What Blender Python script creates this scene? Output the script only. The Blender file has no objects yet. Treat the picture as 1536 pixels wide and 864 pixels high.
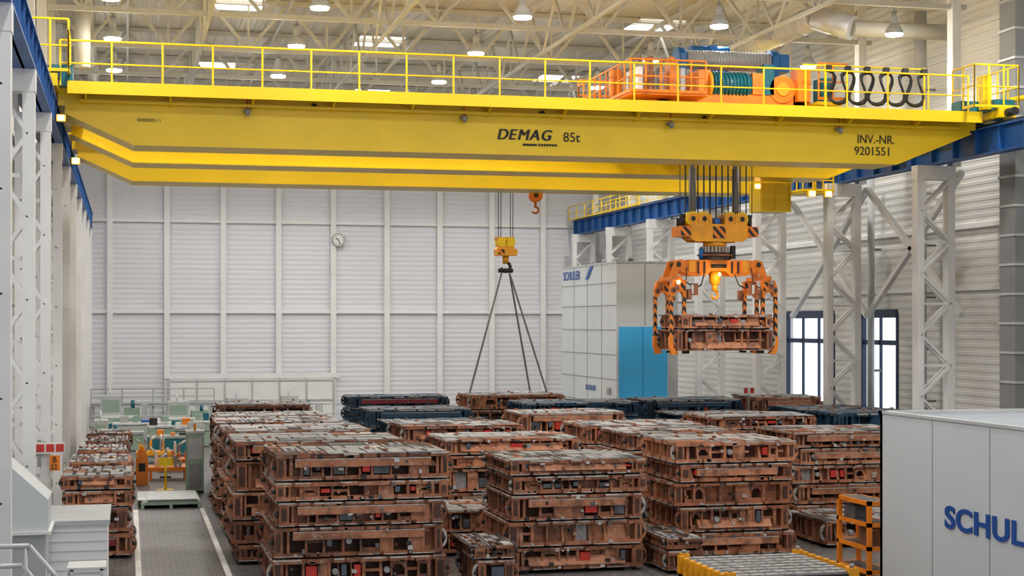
import bpy, math, random
from mathutils import Vector
sc=bpy.context.scene
try:
    sc.view_settings.view_transform='Standard'
    sc.view_settings.look='None'
except Exception as e: print(e)

# ---------------------------------------------------------------- materials
def mat(name,col,rough=.55,metal=0.,var=.12,scale=2.,bump=0.,rand=0.,emit=0.,detail=3.):
    m=bpy.data.materials.new(name); m.use_nodes=True
    nt=m.node_tree; b=nt.nodes['Principled BSDF']
    b.inputs['Roughness'].default_value=rough; b.inputs['Metallic'].default_value=metal
    tc=nt.nodes.new('ShaderNodeTexCoord'); n=nt.nodes.new('ShaderNodeTexNoise')
    n.inputs['Scale'].default_value=scale; n.inputs['Detail'].default_value=detail
    nt.links.new(tc.outputs['Object'],n.inputs['Vector'])
    r=nt.nodes.new('ShaderNodeValToRGB')
    r.color_ramp.elements[0].position=.3; r.color_ramp.elements[1].position=.7
    r.color_ramp.elements[0].color=[max(0,c*(1-var)) for c in col]+[1]
    r.color_ramp.elements[1].color=[min(1,c*(1+var)) for c in col]+[1]
    nt.links.new(n.outputs['Fac'],r.inputs['Fac']); out=r.outputs['Color']
    if rand:
        oi=nt.nodes.new('ShaderNodeObjectInfo'); mr=nt.nodes.new('ShaderNodeMapRange')
        mr.inputs['To Min'].default_value=1-rand; mr.inputs['To Max'].default_value=1+rand
        hs=nt.nodes.new('ShaderNodeHueSaturation')
        nt.links.new(oi.outputs['Random'],mr.inputs['Value']); nt.links.new(mr.outputs['Result'],hs.inputs['Value'])
        nt.links.new(out,hs.inputs['Color']); out=hs.outputs['Color']
    nt.links.new(out,b.inputs['Base Color'])
    if bump:
        bp=nt.nodes.new('ShaderNodeBump'); bp.inputs['Strength'].default_value=bump; bp.inputs['Distance'].default_value=.03
        nt.links.new(n.outputs['Fac'],bp.inputs['Height']); nt.links.new(bp.outputs['Normal'],b.inputs['Normal'])
    if emit:
        b.inputs['Emission Color'].default_value=(col[0],col[1],col[2],1); b.inputs['Emission Strength'].default_value=emit
    return m
def casting(name,c_dark,c_mid,c_light,c_wear,rand=.2):
    m=mat(name,c_mid,.62,0,.3,1.4,.25,rand,detail=6); nt=m.node_tree; b=nt.nodes['Principled BSDF']
    r=[n for n in nt.nodes if n.type=='VALTORGB'][0]; cr=r.color_ramp
    cr.elements[0].color=list(c_dark)+[1]; cr.elements[0].position=.34
    cr.elements[1].color=list(c_light)+[1]; cr.elements[1].position=.66
    e=cr.elements.new(.5); e.color=list(c_mid)+[1]
    src=b.inputs['Base Color'].links[0].from_socket
    tc=[n for n in nt.nodes if n.type=='TEX_COORD'][0]
    n2=nt.nodes.new('ShaderNodeTexNoise'); n2.inputs['Scale'].default_value=9; n2.inputs['Detail'].default_value=7; n2.inputs['Roughness'].default_value=.7
    nt.links.new(tc.outputs['Object'],n2.inputs['Vector'])
    mr=nt.nodes.new('ShaderNodeMapRange'); mr.inputs['From Min'].default_value=.54; mr.inputs['From Max'].default_value=.66
    mr.inputs['To Max'].default_value=.7
    nt.links.new(n2.outputs['Fac'],mr.inputs['Value'])
    mx=nt.nodes.new('ShaderNodeMixRGB'); mx.inputs[2].default_value=list(c_wear)+[1]
    nt.links.new(mr.outputs['Result'],mx.inputs[0]); nt.links.new(src,mx.inputs[1])
    # oily grime spots
    n3=nt.nodes.new('ShaderNodeTexNoise'); n3.inputs['Scale'].default_value=3.3; n3.inputs['Detail'].default_value=6
    nt.links.new(tc.outputs['Object'],n3.inputs['Vector'])
    m3=nt.nodes.new('ShaderNodeMapRange'); m3.inputs['From Min'].default_value=.52; m3.inputs['From Max'].default_value=.66; m3.inputs['To Max'].default_value=.75
    nt.links.new(n3.outputs['Fac'],m3.inputs['Value'])
    x3=nt.nodes.new('ShaderNodeMixRGB'); x3.inputs[2].default_value=(c_dark[0]*.6,c_dark[1]*.7,c_dark[2]*.9,1)
    nt.links.new(m3.outputs['Result'],x3.inputs[0]); nt.links.new(mx.outputs[0],x3.inputs[1]); nt.links.new(x3.outputs[0],b.inputs['Base Color'])
    return m
def clad(name,col,axis,period,strength=.5,rough=.5):
    m=mat(name,col,rough,0,.04,.15); nt=m.node_tree; b=nt.nodes['Principled BSDF']
    tc=nt.nodes.new('ShaderNodeTexCoord'); s=nt.nodes.new('ShaderNodeSeparateXYZ')
    nt.links.new(tc.outputs['Object'],s.inputs[0])
    a=nt.nodes.new('ShaderNodeMath'); a.operation='MULTIPLY'; a.inputs[1].default_value=2*math.pi/period
    nt.links.new(s.outputs[axis],a.inputs[0])
    si=nt.nodes.new('ShaderNodeMath'); si.operation='SINE'; nt.links.new(a.outputs[0],si.inputs[0])
    mr=nt.nodes.new('ShaderNodeMapRange'); mr.inputs['From Min'].default_value=-.4; mr.inputs['From Max'].default_value=.4
    nt.links.new(si.outputs[0],mr.inputs['Value'])
    bp=nt.nodes.new('ShaderNodeBump'); bp.inputs['Strength'].default_value=strength; bp.inputs['Distance'].default_value=.04
    nt.links.new(mr.outputs['Result'],bp.inputs['Height']); nt.links.new(bp.outputs['Normal'],b.inputs['Normal'])
    return m
def stripes(name,c1,c2,k):
    m=bpy.data.materials.new(name); m.use_nodes=True; nt=m.node_tree; b=nt.nodes['Principled BSDF']
    tc=nt.nodes.new('ShaderNodeTexCoord'); s=nt.nodes.new('ShaderNodeSeparateXYZ'); nt.links.new(tc.outputs['Object'],s.inputs[0])
    a=nt.nodes.new('ShaderNodeMath'); a.operation='ADD'; nt.links.new(s.outputs[0],a.inputs[0]); nt.links.new(s.outputs[2],a.inputs[1])
    a1=nt.nodes.new('ShaderNodeMath'); a1.operation='ADD'; nt.links.new(a.outputs[0],a1.inputs[0]); nt.links.new(s.outputs[1],a1.inputs[1])
    mu=nt.nodes.new('ShaderNodeMath'); mu.operation='MULTIPLY'; mu.inputs[1].default_value=k; nt.links.new(a1.outputs[0],mu.inputs[0])
    f=nt.nodes.new('ShaderNodeMath'); f.operation='FRACT'; nt.links.new(mu.outputs[0],f.inputs[0])
    g=nt.nodes.new('ShaderNodeMath'); g.operation='GREATER_THAN'; g.inputs[1].default_value=.5; nt.links.new(f.outputs[0],g.inputs[0])
    r=nt.nodes.new('ShaderNodeValToRGB'); r.color_ramp.elements[0].color=list(c1)+[1]; r.color_ramp.elements[1].color=list(c2)+[1]
    nt.links.new(g.outputs[0],r.inputs[0]); nt.links.new(r.outputs[0],b.inputs['Base Color']); b.inputs['Roughness'].default_value=.5
    return m
def floormat():
    m=bpy.data.materials.new('floor_blocks'); m.use_nodes=True; nt=m.node_tree; b=nt.nodes['Principled BSDF']
    tc=nt.nodes.new('ShaderNodeTexCoord'); br=nt.nodes.new('ShaderNodeTexBrick')
    br.inputs['Scale'].default_value=1.; br.inputs['Brick Width'].default_value=.3; br.inputs['Row Height'].default_value=.3
    br.inputs['Mortar Size'].default_value=.012
    br.inputs['Color1'].default_value=(.17,.16,.165,1); br.inputs['Color2'].default_value=(.22,.205,.205,1); br.inputs['Mortar'].default_value=(.06,.055,.055,1)
    n=nt.nodes.new('ShaderNodeTexNoise'); n.inputs['Scale'].default_value=.5; n.inputs['Detail'].default_value=5
    nt.links.new(tc.outputs['Object'],br.inputs['Vector']); nt.links.new(tc.outputs['Object'],n.inputs['Vector'])
    mx=nt.nodes.new('ShaderNodeMixRGB'); mx.blend_type='MULTIPLY'; mx.inputs[0].default_value=.5
    nt.links.new(br.outputs['Color'],mx.inputs[1]); nt.links.new(n.outputs['Fac'],mx.inputs[2])
    mr=nt.nodes.new('ShaderNodeMapRange'); mr.inputs['To Min'].default_value=.25; mr.inputs['To Max'].default_value=.6
    nt.links.new(n.outputs['Fac'],mr.inputs['Value']); nt.links.new(mr.outputs['Result'],b.inputs['Roughness'])
    nt.links.new(mx.outputs[0],b.inputs['Base Color'])
    return m

M=dict(
 yellow=mat('crane_yellow_paint',(.90,.62,.002),.38,0,.05,.6),
 orange=mat('orange_paint',(.80,.22,.008),.45,0,.15,2),
 amber=mat('amber_paint',(.84,.36,.01),.45,0,.15,2),
 rust=casting('casting_brown_paint',(.12,.045,.024),(.29,.102,.045),(.43,.160,.072),(.36,.31,.28)),
 rustl=casting('casting_orange_paint',(.22,.08,.036),(.42,.16,.075),(.52,.22,.11),(.44,.37,.32)),
 rust_shaded=mat('casting_brown_shaded',(.075,.032,.021),.75,0,.4,2.5,.2,.2,detail=6),  # darkened casting brown; the shade of the pockets is put into the colour
 navy=mat('casting_navy_paint',(.010,.050,.105),.5,0,.3,1.6,.2,.2),
 navy_shaded=mat('casting_navy_shaded',(.005,.015,.028),.6,0,.3,1.6),  # darkened navy for the die cores, pocket shade in the colour
 steel=mat('machined_steel',(.30,.30,.305),.5,.15,.42,4,.1,.1,detail=6),
 steel_d=mat('oily_steel',(.11,.115,.125),.5,.3,.5,3,.1,detail=6),
 edge=mat('worn_edge_metal',(.44,.39,.36),.5,.1,.4,5,detail=6),
 black=mat('black_rubber',(.015,.015,.017),.6,0,.2,2),
 dark=mat('dark_recess_steel',(.025,.024,.024),.7,.1,.3,2),
 slate=mat('slate_grey_pad',(.07,.085,.11),.5,0,.3,2),
 red=mat('red_paint',(.50,.030,.015),.5,0,.2,2),
 maroon=mat('maroon_urethane',(.19,.01,.022),.5,0,.15,2),
 white=mat('white_steel_paint',(.77,.77,.77),.5,0,.05,.8),
 cream=mat('truss_grey_paint',(.53,.52,.47),.5,0,.05,.8),
 panel=mat('press_panel_paint',(.58,.62,.64),.4,0,.04,.5),
 cabin=mat('cabin_panel_paint',(.58,.62,.66),.4,0,.03,.5),
 seam=mat('panel_seam',(.25,.26,.27),.6,0,.05,1),
 cyan=mat('sky_blue_door_paint',(.05,.46,.92),.45,0,.06,1),
 blue=mat('runway_blue_paint',(.012,.10,.33),.45,0,.15,1),
 logo=mat('logo_blue',(.004,.07,.32),.4,0,.02,1),
 dkblue=mat('window_frame_blue',(.01,.03,.09),.4,0,.1,1),
 teal=mat('teal_machine_paint',(.006,.13,.17),.4,0,.15,1),
 motor=mat('motor_blue_paint',(.004,.13,.42),.4,0,.15,1),
 green=mat('pale_green_machine_paint',(.28,.38,.31),.5,0,.12,1),
 grey=mat('grey_steel_paint',(.25,.26,.27),.5,0,.12,1),
 lgrey=mat('light_grey_paint',(.45,.47,.48),.5,0,.1,1),
 silver=mat('galvanised_duct',(.58,.59,.61),.38,.25,.15,1),
 mark=mat('aisle_marking_paint',(.72,.72,.70),.6,0,.15,2),
 sheet=mat('sheet_metal',(.50,.53,.53),.4,.4,.1,2),
 rope=mat('wire_rope',(.05,.048,.045),.6,.4,.2,5),
 sling=mat('sling_chain',(.20,.20,.205),.5,.3,.2,5),
 lampon=mat('lamp_glow',(1,.97,.9),.5,0,0,1,emit=14),
 lampwarm=mat('warm_lamp_glow',(1,.50,.13),.5,0,0,1,emit=7),
 skyl=mat('skylight_diffuser',(1,.98,.95),.5,0,0,1,emit=2.2),
 haz=stripes('hazard_stripes',(.01,.01,.01),(.80,.22,.01),3.2),
 clad_b=clad('cladding_back',(.71,.72,.77),2,.30,.4),
 clad_r=clad('cladding_right',(.70,.70,.68),2,.30,.5),
 clad_l=clad('cladding_left',(.70,.70,.72),2,.30,.4),
 roof=clad('roof_deck',(.60,.54,.41),0,.45,.6),
 floor=floormat(),
)

# ---------------------------------------------------------------- mesh builder
class MB:
    def __init__(s): s.v=[];s.f=[];s.m=[];s.sm=[]
    def box(s,x0,x1,y0,y1,z0,z1,m):
        if x0>x1:x0,x1=x1,x0
        if y0>y1:y0,y1=y1,y0
        if z0>z1:z0,z1=z1,z0
        i=len(s.v)
        s.v+=[(x0,y0,z0),(x1,y0,z0),(x1,y1,z0),(x0,y1,z0),(x0,y0,z1),(x1,y0,z1),(x1,y1,z1),(x0,y1,z1)]
        for f in ((0,3,2,1),(4,5,6,7),(0,1,5,4),(1,2,6,5),(2,3,7,6),(3,0,4,7)):
            s.f.append(tuple(i+k for k in f)); s.m.append(m); s.sm.append(False)
    def prism(s,poly,y0,y1,m,ax='y'):
        n=len(poly); i=len(s.v)
        for yy in (y0,y1):
            for a,b in poly: s.v.append((a,yy,b) if ax=='y' else (yy,a,b))
        s.f.append(tuple(range(i,i+n))); s.f.append(tuple(range(i+2*n-1,i+n-1,-1))); s.m+=[m,m]; s.sm+=[False]*2
        for k in range(n):
            j=(k+1)%n; s.f.append((i+k,i+n+k,i+n+j,i+j)); s.m.append(m); s.sm.append(False)
    def cyl(s,p0,p1,r,m,seg=12,r1=None):
        p0=Vector(p0);p1=Vector(p1);d=(p1-p0)
        if d.length<1e-6:return
        d.normalize(); a=Vector((0,0,1)) if abs(d.z)<.9 else Vector((1,0,0))
        u=d.cross(a).normalized(); w=d.cross(u); i=len(s.v)
        if r1 is None:r1=r
        for p,rr in ((p0,r),(p1,r1)):
            for k in range(seg):
                t=2*math.pi*(k+.5)/seg; q=p+u*math.cos(t)*rr+w*math.sin(t)*rr; s.v.append(tuple(q))
        for k in range(seg):
            j=(k+1)%seg; s.f.append((i+k,i+j,i+seg+j,i+seg+k)); s.m.append(m); s.sm.append(seg>6)
        s.f.append(tuple(range(i+seg-1,i-1,-1))); s.f.append(tuple(range(i+seg,i+2*seg))); s.m+=[m,m]; s.sm+=[False]*2
    def beam(s,p0,p1,w,m,h=None): s.cyl(p0,p1,w*.7071,m,4)
    def path(s,pts,r,m,seg=6):
        for a,b in zip(pts[:-1],pts[1:]): s.cyl(a,b,r,m,seg)
    def rail(s,p0,p1,h,sp,m,r=.028,toe=True):
        p0=Vector(p0);p1=Vector(p1);L=(p1-p0).length;n=max(1,round(L/sp)); up=Vector((0,0,h))
        for k in range(n+1):
            p=p0.lerp(p1,k/n); s.cyl(p,p+up,r,m,6)
        s.cyl(p0+up,p1+up,r,m,6); s.cyl(p0+up*.5,p1+up*.5,r*.8,m,6)
        if toe: s.cyl(p0+Vector((0,0,.06)),p1+Vector((0,0,.06)),.06,m,4)
    def build(s,name,parent=None,loc=(0,0,0)):
        me=bpy.data.meshes.new(name); me.from_pydata(s.v,[],s.f)
        used=sorted(set(s.m)); mp={k:i for i,k in enumerate(used)}
        for k in used: me.materials.append(M[k])
        me.polygons.foreach_set('material_index',[mp[k] for k in s.m])
        me.polygons.foreach_set('use_smooth',s.sm); me.update()
        return obj(name,me,parent,loc)
def obj(name,me,parent=None,loc=(0,0,0)):
    o=bpy.data.objects.new(name,me); o.location=loc; sc.collection.objects.link(o)
    if parent: o.parent=parent
    return o
def text(name,body,size,loc,rot,m,parent=None,sx=1.,off=0.,shear=0.,sp=1.):
    c=bpy.data.curves.new(name,'FONT'); c.body=body; c.size=size; c.extrude=.008; c.offset=off; c.shear=shear; c.space_character=sp
    c.materials.append(M[m]); o=bpy.data.objects.new(name,c); o.location=loc; o.rotation_euler=rot; o.scale=(sx,1,1)
    sc.collection.objects.link(o)
    if parent:o.parent=parent
    return o
R90=math.pi/2
BY=99.; XL=-3.7; XR=30.5; ZC=19.4; Y0=-4.

# ---------------------------------------------------------------- room
b=MB(); b.box(XL-.3,XR+.3,Y0,BY+.3,-.3,0,'floor'); b.build('floor')
for i,x in enumerate((.28,2.37)):
    b=MB(); b.box(x-.07,x+.07,20,52.8,.001,.006,'mark'); b.build('aisle_marking_line')
SKY=[(4.5,67.5),(22.9,68),(11.6,75),(4.4,83.3),(22.7,83.9),(13.6,91),(4.5,45),(22.9,45),(13,52),(13,30)]
b=MB(); b.box(XL-.3,XR+.3,Y0,BY+.3,ZC,ZC+.3,'roof'); b.build('ceiling')
for x,y in SKY:
    b=MB(); b.box(x-1.1,x+1.1,y-1.4,y+1.4,ZC-.06,ZC-.02,'skyl')
    for t in (-1.1,1.1): b.box(x+t-.04,x+t+.04,y-1.45,y+1.45,ZC-.1,ZC-.005,'cream')
    for t in (-1.45,0,1.45): b.box(x-1.14,x+1.14,y+t-.04,y+t+.04,ZC-.1,ZC-.005,'cream')
    b.build('skylight')
b=MB(); b.box(XL-.3,XR+.3,BY,BY+.3,0,ZC,'clad_b')
cols=[-.98+3.35*n for n in range(-1,10)]
for x in cols: 
    if XL<x<XR-.2: b.box(x-.09,x+.09,BY-.28,BY,0,ZC,'white'); b.box(x-.17,x+.17,BY-.30,BY-.26,0,ZC,'white')
for z in (6.7,12.2,16.5): b.box(XL,XR,BY-.2,BY,z-.09,z+.09,'white')
b.box(2.2,12.8,BY-.4,BY-.28,2.65,2.95,'white')
b.build('wall_back')
b=MB(); D0=BY-.42; b.box(2.5,12.4,D0-.06,D0,0,2.62,'white')
for k in range(7): b.box(2.5+k*1.65-.05,2.5+k*1.65+.05,D0-.12,D0-.06,0,2.62,'lgrey')
for z in (.1,1.3,2.52): b.box(2.5,12.4,D0-.11,D0-.06,z-.05,z+.05,'lgrey')
b.build('door_1')
b=MB(); b.box(XL-.3,XL,Y0,BY,0,ZC,'clad_l')
for z in (3,6.7,12.2,16.5): b.box(XL,XL+.12,Y0,BY,z-.08,z+.08,'white')
b.build('wall_left')
WZ0,WZ1=2.4,6.45
WIN=[(59.6,62.8),(65.6,70.8)]
b=MB(); b.box(XR,XR+.3,Y0,BY,0,WZ0,'clad_r'); b.box(XR,XR+.3,Y0,BY,WZ1,ZC,'clad_r')
ys=[Y0]+[q for w in WIN for q in w]+[BY]
for k in range(0,len(ys),2): b.box(XR,XR+.3,ys[k],ys[k+1],WZ0,WZ1,'clad_r')
for z in (7.3,9.6,14.,17.): b.box(XR-.15,XR,Y0,BY,z-.08,z+.08,'white')
b.build('wall_right')
for i,(a,c) in enumerate(WIN):
    b=MB(); f='dkblue'
    b.box(XR-.05,XR+.12,a,c,WZ1-.22,WZ1+.12,f); b.box(XR-.05,XR+.12,a,c,WZ0-.05,WZ0+.08,f)
    b.box(XR-.05,XR+.12,a-.06,a+.1,WZ0,WZ1,f); b.box(XR-.05,XR+.12,c-.1,c+.06,WZ0,WZ1,f)
    b.box(XR,XR+.1,a,c,5.1,5.3,f)
    n=round((c-a)/1.6)
    for k in range(1,n): b.box(XR,XR+.1,a+(c-a)*k/n-.05,a+(c-a)*k/n+.05,WZ0,WZ1,f)
    b.build('window_%d'%(i+1))
b=MB(); b.cyl((0,0,0),(0,-.12,0),.42,'grey',32); b.cyl((0,-.12,0),(0,-.13,0),.37,'white',32)
for k in range(12):
    t=k*math.pi/6; b.beam((math.sin(t)*.27,-.135,math.cos(t)*.27),(math.sin(t)*.34,-.135,math.cos(t)*.34),.04,'black')
b.beam((0,-.14,0),(-.16,-.14,.12),.05,'black'); b.beam((0,-.14,0),(.1,-.14,-.27),.04,'black')
b.build('wall_clock',loc=(12.72,BY-.3,11.15))

# ---------------------------------------------------------------- lattice columns, runways, trusses
CY=[51.9+7.5*k for k in range(-4,7)]
def column(name,xa,xb,y,xu,sgn):
    b=MB(); c='white'; zt=11.6
    for x in (xa,xb): b.box(x-.13,x+.13,y-.2,y+.2,0,zt,c)
    b.box(min(xa,xb)-.2,max(xa,xb)+.2,y-.3,y+.3,0,.08,c)
    b.box(min(xa,xb)-.15,max(xa,xb)+.15,y-.22,y+.22,zt-.5,zt,c)
    n=max(6,int(zt/max(.9,abs(xb-xa)*.95))); h=(zt-.6)/n
    for k in range(n):
        z=.1+k*h
        p,q=(xa,xb) if k%2 else (xb,xa)
        for yy in (y-.16,y+.16): b.beam((p,yy,z),(q,yy,z+h),.09,c)
        if k%2==0: b.beam((xa,y,z),(xb,y,z),.09,c)
    b.box(xu-.16,xu+.16,y-.2,y+.2,zt,ZC-.02,c)
    b.build(name)
for y in CY:
    column('steel_lattice_column',-2.10,-2.75,y,-2.95,-1)
    column('steel_lattice_column',27.35,28.55,y,28.75,1)
for (ya,yb) in ((59.4,66.9),(51.9,59.4)):
    b=MB(); X_=29.05; b.beam((X_,ya+.0,6.3),(X_,yb-.0,11.4),.2,'white'); b.beam((X_,yb-.0,6.3),(X_,ya+.0,11.4),.2,'white'); b.build('steel_cross_brace')
def runway(x,side):
    b=MB(); z0,z1=11.6,12.5
    b.box(x-.03,x+.03,5,BY-.4,z0,z1,'blue'); b.box(x-.25,x+.25,5,BY-.4,z1-.05,z1,'blue'); b.box(x-.25,x+.25,5,BY-.4,z0,z0+.05,'blue')
    y=5.
    while y<BY-.5:
        b.box(x-.22,x+.22,y-.02,y+.02,z0+.05,z1-.05,'blue'); y+=1.5
    b.box(x-.05,x+.05,5,BY-.4,z1,z1+.12,'dark')
    s=side
    b.box(x+s*.25,x+s*.85,5,BY-.4,z1-.12,z1-.06,'grey')
    b.build('crane_runway_beam')
    b=MB(); b.rail((x+s*.85,66,z1-.06),(x+s*.85,BY-.5,z1-.06),1.05,2.,'yellow',.03)
    b.build('runway_guard_railing')
runway(-2.2,-1); runway(27.85,1)
b=MB(); b.rail((27.45,84,12.51),(27.45,98.5,12.51),.9,1.8,'yellow',.035); b.build('runway_guard_railing')
ZB=17.3
b=MB(); c='cream'
b.box(-3.2,29.2,-.08,.08,ZB-.09,ZB+.09,c); b.box(-3.2,29.2,-.1,.1,ZC-.24,ZC-.02,c)
n=10; dx=32.4/n
for k in range(n):
    x=-3.2+k*dx
    b.beam((x,0,ZC-.15),(x+dx/2,0,ZB),.12,c); b.beam((x+dx/2,0,ZB),(x+dx,0,ZC-.15),.12,c)
    b.beam((x+dx/2,0,ZB),(x+dx/2,0,ZC-.15),.09,c)
tr=b.build('roof_truss',loc=(0,CY[0],0))
for y in CY[1:]: obj('roof_truss',tr.data,loc=(0,y,0))
b=MB(); Lm=7.5*10
b.box(-.06,.06,.15,Lm-.15,ZB-.32,ZB-.20,c)
for k in range(20):
    y=k*3.75; 
    if y<Lm-1: b.beam((0,y+.2,ZB-.2),(0,y+1.87,ZC-.5),.09,c); b.beam((0,y+1.87,ZC-.5),(0,y+3.6,ZB-.2),.09,c)
lt=b.build('longitudinal_roof_bracing',loc=(2.9,CY[0],0))
for x in (9.6,16.5,23.5): obj('longitudinal_roof_bracing',lt.data,loc=(x,CY[0],0))
b=MB(); x=-3.2
while x<29.3:
    b.box(x-.05,x+.05,CY[0],BY-.35,ZC-.42,ZC-.25,c); x+=3.24
b.build('roof_purlins')
# ---------------------------------------------------------------- high bay lamps
b=MB(); prof=[(.06,.62),(.12,.5),(.13,.25),(.2,.18),(.30,.02),(.33,-.12)]
for (r0,z0),(r1,z1) in zip(prof[:-1],prof[1:]): 
    i=len(b.v)
    for r,z in ((r0,z0),(r1,z1)):
        for k in range(16): t=k*math.pi/8; b.v.append((r*math.cos(t),r*math.sin(t),z))
    for k in range(16):
        j=(k+1)%16; b.f.append((i+k,i+j,i+16+j,i+16+k)); b.m.append('lgrey'); b.sm.append(True)
b.cyl((0,0,-.08),(0,0,-.18),.30,'lampon',16); b.cyl((0,0,.6),(0,0,1.1),.02,'grey',6); b.cyl((0,0,.62),(0,0,.68),.1,'grey',10)
lm=None
LX=(-.5,6.2,13.1,20.2,26.9)
for j in range(10):
    y=60.-7.5*5+7.5*j+.35
    for x in LX:
        if lm is None: o=b.build('high_bay_lamp',loc=(x,y,ZB-.75)); lm=o.data
        else: o=obj('high_bay_lamp',lm,loc=(x,y,ZB-.75))
        l=bpy.data.lights.new('lamp_light','SPOT'); l.energy=640; l.shadow_soft_size=.25; l.color=(1,.97,.93); l.spot_size=math.radians(155); l.spot_blend=.4
        lo=bpy.data.objects.new('lamp_light',l); lo.location=(0,0,-.44); sc.collection.objects.link(lo); lo.parent=o
        l=bpy.data.lights.new('lamp_uplight','POINT'); l.energy=110; l.shadow_soft_size=.2; l.color=(1,.95,.86)
        lo=bpy.data.objects.new('lamp_uplight',l); lo.location=(0,0,-.45); sc.collection.objects.link(lo); lo.parent=o

# ---------------------------------------------------------------- ducts
b=MB(); b.cyl((25.3,56,17.55),(25.3,82,17.55),.46,'silver',20)
for y in range(57,82,2): b.cyl((25.3,y-.04,17.55),(25.3,y+.04,17.55),.49,'silver',20)
b.cyl((25.3,56.1,17.55),(26.3,55,17.0),.46,'silver',20)
b.cyl((26.3,55,17.),(30.2,55,17.),.3,'cream',16)
b.build('ventilation_duct')
b=MB(); b.cyl((29.7,56.2,0),(29.7,56.2,18),.24,'silver',16)
for z in range(1,18,2): b.box(29.7,XR-.16,56.15,56.25,z-.04,z+.04,'grey')
b.build('vertical_pipe')
b=MB(); b.cyl((29.9,60.8,0),(29.9,60.8,12),.14,'lgrey',12); b.box(29.9,XR-.16,60.75,60.85,4,4.1,'grey'); b.box(29.9,XR-.16,60.75,60.85,9,9.1,'grey'); b.build('vertical_pipe')
b=MB(); b.box(29.2,30.3,48.6,49.6,0,18,'grey')
for z in range(1,18): b.box(29.15,30.33,48.55,49.65,z-.04,z+.04,'silver')
b.build('ventilation_shaft')
b=MB(); b.cyl((-1.6,61.5,18.2),(-1.6,90,18.2),.3,'cream',16); b.cyl((-1.6,61.5,18.3),(-1.6,61.5,15.5),.3,'cream',16); b.build('ventilation_duct')

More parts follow.
